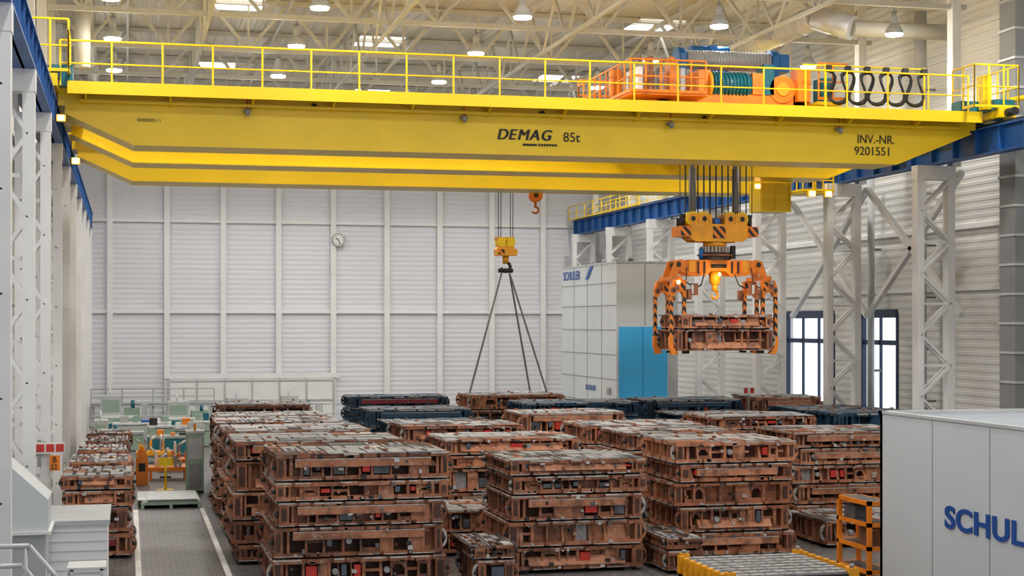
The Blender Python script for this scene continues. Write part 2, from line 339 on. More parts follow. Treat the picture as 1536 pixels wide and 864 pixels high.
# ---------------------------------------------------------------- stamping dies
def die(b,x0,y0,z0,L,W,h,rng,body='rust',body_shaded='rust_shaded'):
    x1=x0+L;y1=y0+W;z1=z0+h; D=.36
    br=(body=='rust'); lite='rustl' if br else body
    if br and rng.random()<.3: body='rustl'
    ft=rng.uniform(.06,.10)
    b.box(x0+D,x1-D,y0+D,y1-D,z0+.02,z1-.02,body_shaded)  # core coloured dark so the pockets between ribs look shaded
    for (za,zb,e) in ((z0,z0+ft,0),(z1-ft,z1,1)):
        b.box(x0+.07,x1-.07,y0+.07,y1-.07,za,zb,body)
        x=x0+.02
        while x<x1-.15:
            w=rng.uniform(.22,.7); xe=min(x+w,x1-.02); o=rng.choice([0,0,-.03,.03])
            b.box(x,xe,y0+o,y0+.08,za,zb,body); b.box(x,xe,y1-.08,y1,za,zb,body)
            if rng.random()<.65: b.box(x+.01,xe-.01,y0+o-.006,y0+.03,(zb-.028 if e else za),(zb+.004 if e else za+.02),'edge')
            x=xe+rng.uniform(.06,.13)
        y=y0+.1
        while y<y1-.2:
            w=rng.uniform(.3,.6); ye=min(y+w,y1-.1)
            b.box(x0,x0+.08,y,ye,za,zb,body); b.box(x1-.08,x1,y,ye,za,zb,body)
            if rng.random()<.7: b.box(x0-.006,x0+.03,y,ye,(zb-.022 if e else za),(zb+.004 if e else za+.022),'edge')
            y=ye+.09
    za,zb=z0+ft,z1-ft; hh=zb-za
    style=rng.random()
    if style<.24 and h>.48 and br:
        b.box(x0+.3,x1-.3,y0+.10,y0+D,za,za+hh*.3,body)
        b.box(x0+.3,x1-.3,y0+.10,y0+D,zb-hh*.12,zb,body)
        b.box(x0+.3,x1-.3,y0+.32,y0+D+.02,za+hh*.28,zb,'rust_shaded')  # back of the open recess, its shade painted in as dark brown
        x=x0+.34
        while x<x1-.55:
            w=rng.uniform(.1,.42); r=rng.random()
            if r<.3: b.box(x,x+w,y0+.02,y0+.3,za+hh*.18,za+hh*rng.uniform(.6,.85),'slate')
            elif r<.40: b.box(x,x+w,y0+.05,y0+.3,za+hh*.28,za+hh*.8,'red')
            elif r<.55: b.cyl((x,y0+.16,za+hh*.5),(x+w,y0+.16,za+hh*.5),hh*.2,'slate',12)
            elif r<.72: b.cyl((x+.06,y0+.16,za+hh*.2),(x+.06,y0+.16,zb),.05,'steel',10)
            elif r<.9: b.box(x,x+.08,y0+.04,y0+.3,za,zb,body)
            else: b.box(x,x+w,y0+.08,y0+.3,za+hh*.28,za+hh*.6,'steel_d')
            x+=w+rng.uniform(.03,.12)
    else:
        x=x0+.32
        while x<x1-.3:
            t=rng.uniform(.04,.08); dep=rng.uniform(.015,.06)
            if rng.random()<.4: b.prism([(y0+dep,za),(y0+D+.01,za),(y0+D+.01,zb),(y0+dep+.12,zb)],x,x+t,body,'x')
            else: b.box(x,x+t,y0+dep,y0+D+.01,za,zb,body)
            g=rng.uniform(.14,.42); r=rng.random()
            xe=min(x+t+g,x1-.32)
            if xe-x>.15:
                if r<.14: b.box(x+t,xe,y0+.07,y0+D,za,zb-.02,lite)
                elif r<.20: b.box(x+t+.03,xe-.03,y0+.03,y0+.2,za+.08,zb-.06,'red')
                elif r<.28: b.box(x+t+.02,xe-.02,y0+.06,y0+D,za+.03,za+hh*.6,'steel_d')
                elif r<.35: b.cyl((x+t+.1,y0+.02,(za+zb)/2),(x+t+.1,y0+D,(za+zb)/2),.07,'steel',10)
                elif r<.47: b.box(x+t,xe,y0+.1,y0+D,(za+zb)/2-.03,(za+zb)/2+.03,body)
                elif r<.52:
                    n_=6; b.path([(x+t+(xe-x-t)*k/n_,y0+.06,zb-.04-hh*.35*math.sin(math.pi*k/n_)) for k in range(n_+1)],.014,'black')
                elif r<.70:
                    b.box(x+t,xe,y0+.1,y0+.16,zb-.10,zb,body); b.box(x+t,xe,y0+.1,y0+.16,za,za+.08,body)
                    if xe-x>.25:
                        b.prism([(x+t,zb-.1),(x+t+.08,zb-.1),(x+t,zb-.2)],y0+.1,y0+.16,body); b.prism([(xe,zb-.1),(xe,zb-.2),(xe-.08,zb-.1)],y0+.1,y0+.16,body)
                elif r<.76: b.box(x+t+.03,x+t+.14,y0-.01,y0+.2,za+hh*.3,zb-.04,'slate')
                elif r<.80: b.box(x+t+.02,xe-.02,y0+.18,y0+.24,za,zb,'steel')
                elif r<.92: b.box(x+t,xe,y0+.22,y0+D,za,zb,body)
            x+=t+g
        if style>.62 and h>.42:
            b.box(x0+.45,x1-.45,y0-.02,y0+.2,zb-.2,zb-.02,'maroon' if style<.68 else lite)
            b.box(x0+.45,x1-.45,y0-.026,y0,zb-.035,zb-.015,'edge')
        elif style>.5:
            b.prism([(y0-.03,za+.02),(y0+D,za+.02),(y0+D,za+.22),(y0+.12,za+.22)],x0+.5,x1-.5,lite,'x')
    for _ in range(int(L*4)):
        px=rng.uniform(x0+.3,x1-.35); w=rng.uniform(.03,.12); hz=rng.uniform(.03,.09); pz=rng.choice([z0+ft*.2,z1-ft-.02,rng.uniform(za,max(za,zb-.1))])
        b.box(px,px+w,y0-.03,y0+.1,pz,pz+hz,rng.choice(['steel_d','dark','edge','edge','steel_d',body,body,'dark','lgrey'] if br else ['navy','dark','steel_d']))
    x=x0+.32
    while x<x1-.3: b.box(x,x+.05,y1-D,y1-.03,za,zb,body); x+=rng.uniform(.3,.5)
    y=y0+.35
    while y<y1-.3:
        for (xa,xb) in ((x0+.04,x0+D),(x1-D,x1-.04)): b.box(xa,xb,y,y+.05,za,zb,body)
        if rng.random()<.3: b.box(x0+.06,x0+.3,y+.05,y+.25,za,zb-.05,body)
        y+=rng.uniform(.28,.5)
    for cx,s in ((x0,1),(x1,-1)):
        for cy,t in ((y0,1),(y1,-1)):
            cw=rng.uniform(.2,.3)
            b.box(cx+s*.04,cx+s*cw,cy+t*.02,cy+t*.28,z0+.01,z1-.01,body)
            b.box(cx+s*.09,cx+s*(cw-.06),cy-t*.004,cy+t*.03,z0+.12,z1-.12,body_shaded)
            zc=(z0+z1)/2; R=min(.2,h*.34)
            pts=[]
            for k in range(7):
                a=math.radians(-90+30*k); pts.append((cx+s*.04-s*math.cos(a)*R*.55, zc+math.sin(a)*R))
            mm='edge' if br and rng.random()<.25 else body
            for (p,q) in zip(pts[:-1],pts[1:]):
                b.beam((p[0],cy+t*.13,p[1]),(q[0],cy+t*.13,q[1]),.06,mm)
            b.cyl((cx+s*.04,cy+t*.13,zc),(cx-s*.06,cy+t*.13,zc),.055,'dark',8)
def die_top(b,x0,y0,z,L,W,rng,body='rust'):
    nx=rng.randint(9,13); ny=4
    dx=L/nx;dy=W/ny
    b.box(x0+.02,x0+L-.02,y0+.02,y0+W-.02,z-.01,z+.004,'rust_shaded' if body=='rust' else 'navy_shaded')
    for j in range(ny):
        i=0
        while i<nx:
            k=min(rng.choice([1,1,2,3]),nx-i)
            g=rng.uniform(.015,.035); r=rng.random()
            m='steel' if r<.72 else ('steel_d' if r<.82 else ('edge' if r<.9 else body))
            if body=='navy': m='steel_d' if r<.6 else 'navy'
            xa,xb,ya,yb=x0+i*dx+g,x0+(i+k)*dx-g,y0+j*dy+g,y0+(j+1)*dy-g
            if rng.random()<.07: i+=k; continue
            zt_=z+rng.uniform(.012,.04); b.box(xa,xb,ya,yb,z,zt_,m)
            if rng.random()<.4: b.box((xa+xb)/2-.05,(xa+xb)/2+.05,ya+.05,yb-.05,zt_,zt_+.004,'dark')
            if rng.random()<.2: b.cyl(((xa+xb)/2,(ya+yb)/2,zt_),((xa+xb)/2,(ya+yb)/2,zt_+.05),.06,'rust',8)
            i+=k
def stack(x0,y0,L,W,top,seed,body='rust',n=None,base=0.,name='stamping_die_stack'):
    rng=random.Random(seed); b=MB(); bd='rust_shaded' if body=='rust' else 'navy_shaded'
    H=top-base
    if n is None: n=max(1,round(H/.60))
    hs=[rng.uniform(.65,1.4) for _ in range(n)]; gap=.05
    s=(H-.03-gap*(n-1)-.1)/sum(hs); z=.1
    for fx in (.3,L-.5): 
        for fy in (.15,W-.35): b.box(fx,fx+.2,fy,fy+.2,0,.1,'dark')
    for k in range(n):
        h=hs[k]*s; ox=rng.uniform(-.07,.07); sh=rng.choice([0,0,0,.1,.2,.3])
        die(b,ox+sh/2,rng.uniform(-.07,.07),z,L-sh,W,h,rng,body,bd)
        z+=h
        if k<n-1:
            for fx in (.12,L*.35,L*.65,L-.32):
                for fy in (.1,W-.3): b.box(fx,fx+.2,fy,fy+.2,z,z+gap,'dark')
            b.box(.3,L-.3,.3,W-.3,z,z+gap,'dark')
            z+=gap
    die_top(b,0.03,0.03,z,L-.06,W-.06,rng,body)
    return b.build(name,loc=(x0,y0,base))
ST=[
 (3.16,36.0,4.0,3.1,3.08,'rust'),
 (8.85,37.0,3.4,2.8,2.75,'rust'),
 (13.48,38.5,3.3,2.7,3.0,'rust'),
 (8.66,44.,3.97,2.8,2.75,'rust'),
 (2.56,40.2,4.25,2.8,3.08,'rust'),
 (2.62,45.3,4.1,2.9,3.0,'rust'),
 (2.7,50.5,3.95,2.9,2.92,'rust'),
 (3.25,60.,3.6,2.8,3.0,'rust'),
 (8.45,50.,3.95,2.9,2.75,'rust'),
 (8.5,58.,3.87,2.6,2.85,'navy'),
 (8.8,64.,4.0,2.6,3.05,'navy'),
 (13.3,62.5,3.9,2.6,3.15,'rust'),
 (14.2,57.,4.5,2.8,3.08,'navy'),
 (12.95,52.8,3.8,2.6,2.95,'rust'),
 (14.,48.2,3.95,2.8,2.8,'rust'),
 (14.,44.2,3.7,2.7,2.84,'rust'),
 (18.9,50.2,3.8,2.7,2.9,'rust'),
 (19.15,44.,3.85,2.8,2.8,'rust'),
 (19.1,58.,4.1,2.6,3.08,'navy'),
 (23.6,58.,2.9,2.6,3.15,'rust'),
 (23.3,50.,3.4,2.7,2.95,'navy'),
 (23.4,44.,3.3,2.6,2.7,'rust'),
 (23.6,54.2,3.2,2.6,2.9,'navy'),
 (18.0,39.5,3.9,2.6,.75,'rust'),
 (7.35,40.4,3.7,2.4,1.2,'rust'),
 (7.45,35.2,1.2,2.2,1.0,'rust'),
 (12.5,36.2,.9,2.2,.9,'rust'),
 (19.,54.,3.9,2.6,2.75,'navy'),
 (8.6,54.,3.9,2.6,2.6,'navy'),
 (3.0,55.3,3.8,2.6,2.85,'rust'),
 (-1.62,42.,1.8,2.6,2.15,'rust'),
 (-1.62,47.5,1.7,2.6,2.05,'rust'),
 (-1.55,53.,1.6,2.6,1.95,'rust'),
 (-1.5,58.5,1.6,2.6,1.85,'rust'),
 (-1.5,64,1.6,2.6,1.75,'rust'),
]
for i,(x,y,L,W,t,bd) in enumerate(ST): stack(x,y,L,W,t,500+i*17,bd)

# ---------------------------------------------------------------- cranes
def girder(b,y0,y1,xa,xb,zb=11.28,zt=12.8):
    xl,xr=.2,24.7
    P=[(xl,zb),(xr,zb),(xb,zt-.45),(xb,zt),(xa,zt),(xa,zt-.65)]
    b.prism(P,y0+.12,y1-.12,'yellow')
    t=.045
    b.box(xl,xr,y0,y1,zb-t,zb,'yellow'); b.box(xa,xb,y0,y1,zt,zt+t,'yellow')
    b.prism([(xa,zt-.65-t),(xl,zb-t),(xl,zb),(xa,zt-.65)],y0,y1,'yellow')
    b.prism([(xr,zb-t),(xb,zt-.45-t),(xb,zt-.45),(xr,zb)],y0,y1,'yellow')
    b.box(xa,xb,(y0+y1)/2-.04,(y0+y1)/2+.04,zt+t,zt+.16,'dark')
XA,XB=-1.75,27.4
b=MB(); zt=12.8
girder(b,48.3,50.0,XA,XB); girder(b,53.6,55.3,XA,XB)
b.box(XA+.1,XB-.1,47.45,48.42,zt-.10,zt-.02,'yellow'); b.box(XA+.1,XB-.1,47.42,47.46,zt-.22,zt+.14,'yellow')
x=XA+.6
while x<XB-.5:
    b.prism([(47.5,zt-.1),(48.42,zt-.1),(48.42,zt-.42)],x-.03,x+.03,'yellow','x'); x+=2.4
b.box(XA+.4,XB-.4,48.15,48.42,zt-.36,zt-.28,'yellow')
b.rail((XA-.1,47.46,zt),(XB-.6,47.46,zt),1.3,1.4,'yellow',.03,False)
b.rail((XA,55.5,zt),(XB-.3,55.5,zt),1.2,1.4,'yellow',.03)
b.box(XA,XB-.3,55.3,56.1,zt-.08,zt-.02,'yellow')
for x in (-2.2,27.85):
    b.box(x-.3,x+.3,46.8,56.8,12.70,13.05,'yellow')
    for y in (47.4,48.6,55.,56.2):
        b.cyl((x-.12,y,12.93),(x+.12,y,12.93),.30,'teal',16); b.box(x-.36,x+.36,y-.42,y+.42,12.95,13.3,'teal')
    b.cyl((x,46.8,12.85),(x,46.35,12.85),.14,'black',10)
b.box(XA-.2,XA+.4,48.4,55.2,12.35,12.9,'yellow'); b.box(XB-.4,XB+.2,48.4,55.2,12.45,12.9,'yellow')
for x in (-2.6,-1.6): b.rail((x,46.9,13.1),(x,48.3,13.1),1.2,.7,'yellow',.03)
b.rail((-2.6,46.9,13.1),(-1.6,46.9,13.1),1.5,.5,'yellow',.03)
b.rail((26.7,46.9,13.),(28.3,46.9,13.),1.4,.55,'yellow',.03); b.rail((28.3,46.9,13.),(28.3,49.5,13.),1.4,.7,'yellow',.03); b.rail((26.7,46.9,13.),(26.7,48.3,13.),1.4,.7,'yellow',.03)
b.cyl((28.3,47.4,13.35),(29.1,47.2,13.5),.09,'yellow',10); b.box(27.2,27.5,47.2,47.5,13.0,14.1,'yellow')
b.box(-2.1,-1.5,47.5,48.1,12.8,13.4,'teal'); b.box(26.6,27.3,47.6,48.2,12.85,13.3,'teal')
for x in (3.5,10.1,16.8,22.6):
    b.cyl((x,48.25,12.7),(x,48.2,12.35),.02,'red',6); b.cyl((x,48.15,12.35),(x,48.15,12.18),.10,'grey',10,.05); b.box(x-.1,x+.1,48.2,48.42,12.3,12.38,'grey')
for x in (5.5,12.6,18.,): b.cyl((x,48.3,12.55),(x,48.42,12.55),.09,'dark',10)
b.box(22.8,24.0,55.4,56.5,10.15,11.2,'yellow'); b.box(22.9,23.9,55.36,55.4,10.6,11.05,'yellow')
for z_ in (10.15,10.5,10.85,11.2): b.box(22.78,24.02,55.34,55.38,z_-.02,z_+.02,'yellow')
for x in (22.85,23.4,23.95): b.box(x-.03,x+.03,55.33,55.4,10.15,11.2,'yellow'); b.box(x-.04,x+.04,55.4,55.5,11.2,12.8,'yellow')
crane=b.build('overhead_bridge_crane')
b=MB()
for (x,y,z) in ((-1.85,48.2,11.95),(22.6,55.3,11.05)):
    b.box(x-.13,x+.13,y-.1,y+.1,z-.1,z+.1,'yellow'); b.box(x-.1,x+.1,y-.14,y-.1,z-.08,z+.08,'lampwarm')
b.build('floodlights',parent=crane)
lx=11.15
for ch,wd in (('D',.37),('E',.30),('M',.40),('A',.36),('G',.36)):
    text('maker_letter_'+ch,ch,.47,(lx,48.40,11.72),(R90,0,0),'black',crane,.98,.0,.25); text('maker_letter_bold_'+ch,ch,.47,(lx+.03,48.39,11.72),(R90,0,0),'black',crane,.98,.0,.25); lx+=wd*.98
text('capacity_lettering','85t',.42,(13.3,48.40,11.70),(R90,0,0),'black',crane,1.)
text('inventory_lettering','INV.-NR.',.40,(23.30,48.40,11.92),(R90,0,0),'black',crane,.9)
text('inventory_number','9201551',.40,(23.2,48.40,11.53),(R90,0,0),'black',crane,.95)
text('serial_lettering','02900075 / 1',.13,(.3,48.40,11.95),(R90,0,0),'dark',crane)
b=MB(); b.box(12.0,12.45,48.38,48.41,11.54,11.60,'black')
for k in range(7): b.box(12.5+k*.09,12.56+k*.09,48.38,48.41,11.54,11.61,'black')
b.build('lettering_underline',parent=crane)

# trolley
b=MB(); z=12.97
for y in (48.95,54.25): b.box(16.4,21.9,y,y+.4,z+.1,z+.5,'orange'); 
for x in (16.6,21.3): b.box(x,x+.4,48.95,54.6,z+.15,z+.5,'orange')
for x in (16.9,21.2):
    for y in (49.15,54.45): b.cyl((x,y-.12,z+.15),(x,y+.12,z+.15),.2,'dark',14)
b.box(16.4,21.9,49.,54.6,z+.5,z+.56,'orange')
b.box(15.4,18.0,48.0,49.4,z+.25,z+.32,'orange')
b.rail((15.4,48.0,z+.3),(17.9,48.0,z+.3),1.05,.5,'orange',.035); b.rail((15.4,48.0,z+.3),(15.4,54,z+.3),1.05,.7,'orange',.03)
b.rail((15.4,54,z+.5),(22.4,54,z+.5),1.05,.8,'orange',.03)
for k in range(5): b.box(15.9+k*.36,16.05+k*.36,48.8,49.3,z+.3,z+1.25+.35*(k%2),('white','rust','steel','orange','lgrey')[k])
for k in range(4): b.box(15.6+k*.6,15.9+k*.6,50.5,51.,z+.56,z+1.4,('orange','lgrey','rust','orange')[k])
b.box(18.0,18.4,48.9,50.2,z+.5,z+1.25,'orange'); b.box(19.85,20.2,48.9,50.2,z+.5,z+1.2,'orange')
b.cyl((18.45,49.2,z+.80),(19.8,49.2,z+.80),.40,'teal',20)
for k in range(10): b.cyl((18.52+k*.125,49.2,z+.80),(18.57+k*.125,49.2,z+.80),.44,'teal',20)
b.cyl((18.35,49.2,z+.80),(18.45,49.2,z+.80),.46,'amber',20)
b.cyl((20.9,48.9,z+.70),(20.9,50,z+.70),.45,'orange',20); b.box(20.3,21.5,49.0,50.2,z+.3,z+.75,'orange'); b.box(20.25,20.6,48.9,49.6,z+.5,z+1.5,'teal')
b.cyl((20.9,48.85,z+.7),(20.9,48.9,z+.7),.22,'amber',16)
b.box(21.35,21.8,48.7,49.3,z+.3,z+1.35,'orange')
b.cyl((18.3,51.2,z+1.95),(21.4,51.2,z+1.95),.30,'silver',24)
for k in range(27): b.cyl((18.35+k*.113,51.2,z+1.95),(18.40+k*.113,51.2,z+1.95),.325,'lgrey',20)
for x in (18.15,21.5): b.box(x-.1,x+.1,50.8,51.6,z+.5,z+2.1,'motor'); b.cyl((x-.14,51.2,z+1.95),(x+.14,51.2,z+1.95),.40,'motor',20)
b.box(21.6,22.0,50.9,51.5,z+1.6,z+2.2,'motor')
b.box(19.2,20.3,52.2,52.9,z+1.6,z+2.35,'motor'); b.cyl((19.0,52.5,z+2.45),(20.4,52.5,z+2.45),.22,'motor',14); b.box(19.5,19.8,51.9,52.3,z+2.3,z+2.6,'motor')
b.cyl((18.9,53.3,z+1.2),(21.8,53.3,z+1.2),.33,'silver',20)
b.box(18.3,18.6,52.,53.6,z+.5,z+1.6,'teal'); b.box(21.4,21.7,52.,53.6,z+.5,z+1.6,'teal')
b.box(22.0,22.9,48.6,50.,z+.2,z+.3,'yellow'); b.rail((21.9,48.3,z+.3),(22.9,48.3,z+.3),1.2,.5,'orange',.03)
b.box(22.2,22.6,48.8,49.4,z+.3,z+1.1,'teal')
trolley=b.build('crane_trolley')
b=MB(); b.cyl((21.2,48.0,14.35),(25.6,48.0,14.35),.03,'yellow',6)
pts=[]
for k in range(5*16+1):
    t=k/16; pts.append((22.1+t*.68+.17*math.sin(4*math.pi*t),48.0+.12*math.sin(2*math.pi*t),13.68+.52*math.cos(2*math.pi*t)))
b.path(pts,.045,'black',6)
b.path([(p[0]+.09,p[1]+.1,p[2]-.04) for p in pts],.03,'black',6)
for k in range(6): b.box(22.0+k*.68,22.2+k*.68,47.94,48.06,14.15,14.36,'dark')
for x in (22.0,25.5): b.box(x-.03,x+.03,47.97,48.03,12.85,14.4,'yellow')
b.build('festoon_cable')

# gripper with suspended die
GX,GY=19.6,51.7
b=MB()
for x in (-.90,.84):
    b.cyl((x,0,9.7),(x,0,11.3),.14,'grey',14); b.cyl((x,0,11.3),(x,0,12.4),.10,'lgrey',12)
for k in range(12):
    x=-1.35+k*.245
    for y in (-.3,.3): b.cyl((x+.05,y,9.6),(x+.05,y,13.3),.017,'rope',5)
HP=[(-1.2,8.95),(-.95,8.78),(.95,8.78),(1.2,8.95),(1.35,9.2),(1.1,9.38),(-1.1,9.38),(-1.35,9.2)]
b.prism(HP,-.5,-.42,'amber'); b.prism(HP,.42,.5,'amber')
b.box(-1.1,1.1,-.42,.42,8.85,9.15,'amber')
for x in (-1.35,1.35):
    b.box(x-.2,x+.2,-.56,.56,8.95,9.3,'orange'); b.box(x-.2,x+.2,-.58,-.56,8.97,9.28,'haz')
    b.cyl((x,-.1,9.3),(x,-.1,9.72),.11,'black',10); b.cyl((x,.3,9.3),(x,.3,9.6),.1,'black',10)
b.box(-.25,.25,-.53,-.51,8.9,9.3,'haz')
for x in (-1.0,-.55,.50,.97):
    b.cyl((x,-.38,9.56),(x,.38,9.56),.25,'yellow',20); b.cyl((x,-.42,9.56),(x,.42,9.56),.09,'dark',10)
    b.cyl((x,-.40,9.56),(x,-.385,9.56),.19,'amber',20)
for x in (-.75,-.32,.3,.72): b.box(x-.05,x+.05,-.45,.45,9.3,9.72,'amber')
b.box(-.22,.22,-.2,.2,9.3,9.6,'rust'); b.cyl((.0,-.3,9.5),(.0,.3,9.5),.12,'motor',12)
b.cyl((0,0,8.62),(0,0,8.78),.45,'amber',24)
for k in range(24):
    t=k*math.pi/12; b.box(.54*math.cos(t)-.035,.54*math.cos(t)+.035,.54*math.sin(t)-.035,.54*math.sin(t)+.035,8.42,8.62,'edge')
b.cyl((0,0,8.4),(0,0,8.6),.50,'rust',24); b.cyl((0,0,8.15),(0,0,8.42),.60,'dark',24); b.cyl((0,0,8.3),(0,0,8.36),.68,'rust',24)
b.cyl((.62,-.3,8.2),(.62,-.3,8.65),.11,'black',10); b.cyl((-.62,-.2,8.2),(-.62,-.2,8.55),.09,'motor',10)
for y in (-.42,.34):
    b.prism([(-1.75,7.85),(-1.1,7.62),(-.5,7.62),(-.3,7.78),(.3,7.78),(.5,7.62),(1.1,7.62),(1.75,7.85),(1.75,8.10),(1.2,8.16),(-1.2,8.16),(-1.75,8.10)],y,y+.08,'orange')
b.box(-1.6,1.6,-.34,.34,7.85,8.08,'rust')
for x in (-1.2,.95): b.box(x,x+.25,-.47,-.42,7.74,8.12,'amber')
for x in (-.85,-.6,.5,.75): b.box(x,x+.07,-.45,-.42,7.7,8.1,'dark')
b.cyl((-.3,-.45,7.95),(.3,-.45,7.95),.07,'dark',8)
b.cyl((0,0,7.35),(0,0,7.78),.20,'amber',16,.26); b.cyl((0,0,7.1),(0,0,7.35),.12,'amber',12)
for k in range(8):
    a0=math.radians(90-k*34);a1=math.radians(90-(k+1)*34); b.cyl((.13*math.cos(a0),0,6.97+.13*math.sin(a0)),(.13*math.cos(a1),0,6.97+.13*math.sin(a1)),.045,'amber',8)
for s in (-1,1):
    # slanted flat arm plates
    for y in (-.46,.38):
        b.prism([(s*1.45,8.18),(s*1.75,8.12),(s*1.95,7.60),(s*1.72,7.55),(s*1.5,7.9)],y,y+.08,'orange')
    b.cyl((s*1.6,-.5,8.0),(s*1.6,.5,8.0),.09,'dark',12)
    b.box(s*1.78-.08,s*1.78+.08,-1.15,1.15,7.46,7.60,'orange')
    for y in (-.98,.98):
        b.prism([(s*1.52,7.46),(s*2.02,7.46),(s*2.12,7.2),(s*2.12,6.9),(s*1.98,6.9),(s*1.9,7.05),(s*1.7,7.05),(s*1.62,6.95),(s*1.52,6.95)],y-.12,y+.12,'orange')
        b.box(s*1.56,s*1.74,y-.15,y-.12,7.1,7.40,'haz'); b.box(s*1.8,s*1.96,y-.14,y-.12,7.12,7.40,'rust')
        b.cyl((s*2.02,y-.17,7.12),(s*2.02,y+.17,7.12),.10,'rust',16); b.cyl((s*2.02,y-.19,7.12),(s*2.02,y+.19,7.12),.05,'dark',10)
        b.box(s*1.57-.055,s*1.57+.055,y-.1,y+.1,5.95,7.0,'haz'); b.box(s*2.08-.055,s*2.08+.055,y-.09,y+.09,5.3,6.95,'haz')
        b.prism([(s*2.03,5.55),(s*2.01,5.2),(s*1.80,4.98),(s*2.06,4.94),(s*2.16,5.2),(s*2.16,5.55)],y-.1,y+.1,'orange')
        b.box(s*1.38-.06,s*1.38+.08,y-.12,y+.12,6.8,7.15,'rust')
    b.box(s*1.15-.03,s*1.15+.17,-.9,-.6,6.95,7.35,'rust'); b.box(s*1.17,s*1.26,-.93,-.9,7.0,7.3,'white')
    b.path([(s*.6,-.5,7.7),(s*.75,-.6,7.3),(s*1.0,-.6,7.2),(s*1.4,-.7,7.4)],.025,'black')
    b.path([(s*1.3,-.5,7.9),(s*1.35,-.55,7.3),(s*1.5,-.9,7.2)],.02,'black')
    b.cyl((s*1.85,-1.22,7.38),(s*1.85,-1.16,7.38),.07,'lampwarm' if s<0 else 'steel',10)
b.cyl((0,-.5,7.68),(0,-.56,7.66),.06,'lampwarm',12)
grip=b.build('crane_load_gripper',loc=(GX,GY,0)); grip.scale=(.9,.85,1)
l=bpy.data.lights.new('work_lamp','POINT'); l.energy=35; l.color=(1,.6,.25); l.shadow_soft_size=.1
lo=bpy.data.objects.new('work_lamp',l); lo.location=(0,-.9,7.4); sc.collection.objects.link(lo); lo.parent=grip
stack(GX-1.74,GY-1.05,3.48,2.1,6.30,977,'rust',2,4.98,'suspended_stamping_die')

# second crane with hook block
b=MB(); girder(b,60.5,62.4,XA,XB); b.rail((XA,60.4,12.8),(XB-.3,60.4,12.8),1.2,1.55,'yellow',.03)
b.box(XA,XB,59.7,60.5,12.7,12.78,'yellow')
for x in (-2.2,27.85):
    b.box(x-.3,x+.3,58.8,65,12.70,13.05,'yellow')
    for y in (59.4,64.4): b.cyl((x-.12,y,12.93),(x+.12,y,12.93),.30,'teal',16)
b.box(XA-.2,XA+.4,60.6,62.3,12.35,12.9,'yellow'); b.box(XB-.4,XB+.2,60.6,62.3,12.45,12.9,'yellow')
b.box(25.9,27.2,58.6,60.4,11.15,11.22,'yellow'); b.rail((25.9,58.6,11.2),(27.2,58.6,11.2),.9,.45,'yellow',.035); b.rail((25.9,58.6,11.2),(25.9,60.4,11.2),.9,.6,'yellow',.03)
for x in (25.9,27.2): b.box(x-.04,x+.04,60.3,60.4,11.2,12.8,'yellow')
b.box(13.6,16.8,60.7,64.2,13.0,13.35,'orange'); b.cyl((14,62.9,13.8),(16.4,62.9,13.8),.35,'silver',20); b.box(13.7,14,62.4,63.4,13.35,14.1,'orange'); b.box(16.4,16.7,62.4,63.4,13.35,14.1,'orange')
c2=b.build('overhead_bridge_crane')
b=MB()
for (x,y,z) in ((-1.8,60.3,11.9),(26.2,58.5,11.1),(26.9,58.5,11.1)):
    b.box(x-.15,x+.15,y-.1,y+.1,z-.12,z+.12,'yellow'); b.box(x-.12,x+.12,y-.14,y-.1,z-.1,z+.1,'lampwarm')
b.build('floodlights',parent=c2)
HX,HY=15.0,63.4
b=MB()
for x in (-.3,-.2,.2,.3):
    b.cyl((x,0,9.4),(x,0,13.3),.017,'rope',5)
b.prism([(-.42,8.75),(.42,8.75),(.45,9.0),(.3,9.05),(.32,9.5),(-.42,9.5),(-.35,9.1),(-.45,9.0)],-.25,.25,'amber')
b.box(-.35,-.1,-.27,-.25,8.8,9.0,'haz'); b.cyl((-.2,-.28,9.3),(-.2,.28,9.3),.2,'yellow',16); b.cyl((.15,-.28,9.3),(.15,.28,9.3),.2,'yellow',16)
b.cyl((0,0,8.45),(0,0,8.75),.13,'amber',12)
for k in range(9):
    a0=math.radians(120-k*32);a1=math.radians(120-(k+1)*32); b.cyl((.2*math.cos(a0),0,8.3+.2*math.sin(a0)),(.2*math.cos(a1),0,8.3+.2*math.sin(a1)),.07,'dark',8)
b.cyl((-.3,0,8.15),(.3,0,8.15),.09,'dark',10)
for (ex,ey) in ((-1.6,-.7),(-1.25,.9),(1.3,.9),(1.6,-.7)):
    b.cyl(((.15 if ex>0 else -.15),0,8.1),(ex,ey+.2,3.2),.04,'sling',6)
b.build('crane_hook_block',loc=(HX,HY,0))
b=MB()
for x in (-.12,.12): b.cyl((x,0,0),(x,0,1.9),.014,'rope',5)
b.cyl((0,-.14,0),(0,.14,0),.28,'orange',18); b.cyl((0,-.16,0),(0,.16,0),.1,'dark',10); b.cyl((0,0,-.28),(0,0,-.5),.06,'orange',8)
for k in range(7):
    a0=math.radians(90-k*36);a1=math.radians(90-(k+1)*36); b.cyl((.13*math.cos(a0),0,-.6+.13*math.sin(a0)),(.13*math.cos(a1),0,-.6+.13*math.sin(a1)),.045,'orange',8)
b.build('auxiliary_crane_hook',loc=(16.15,63.,11.2))

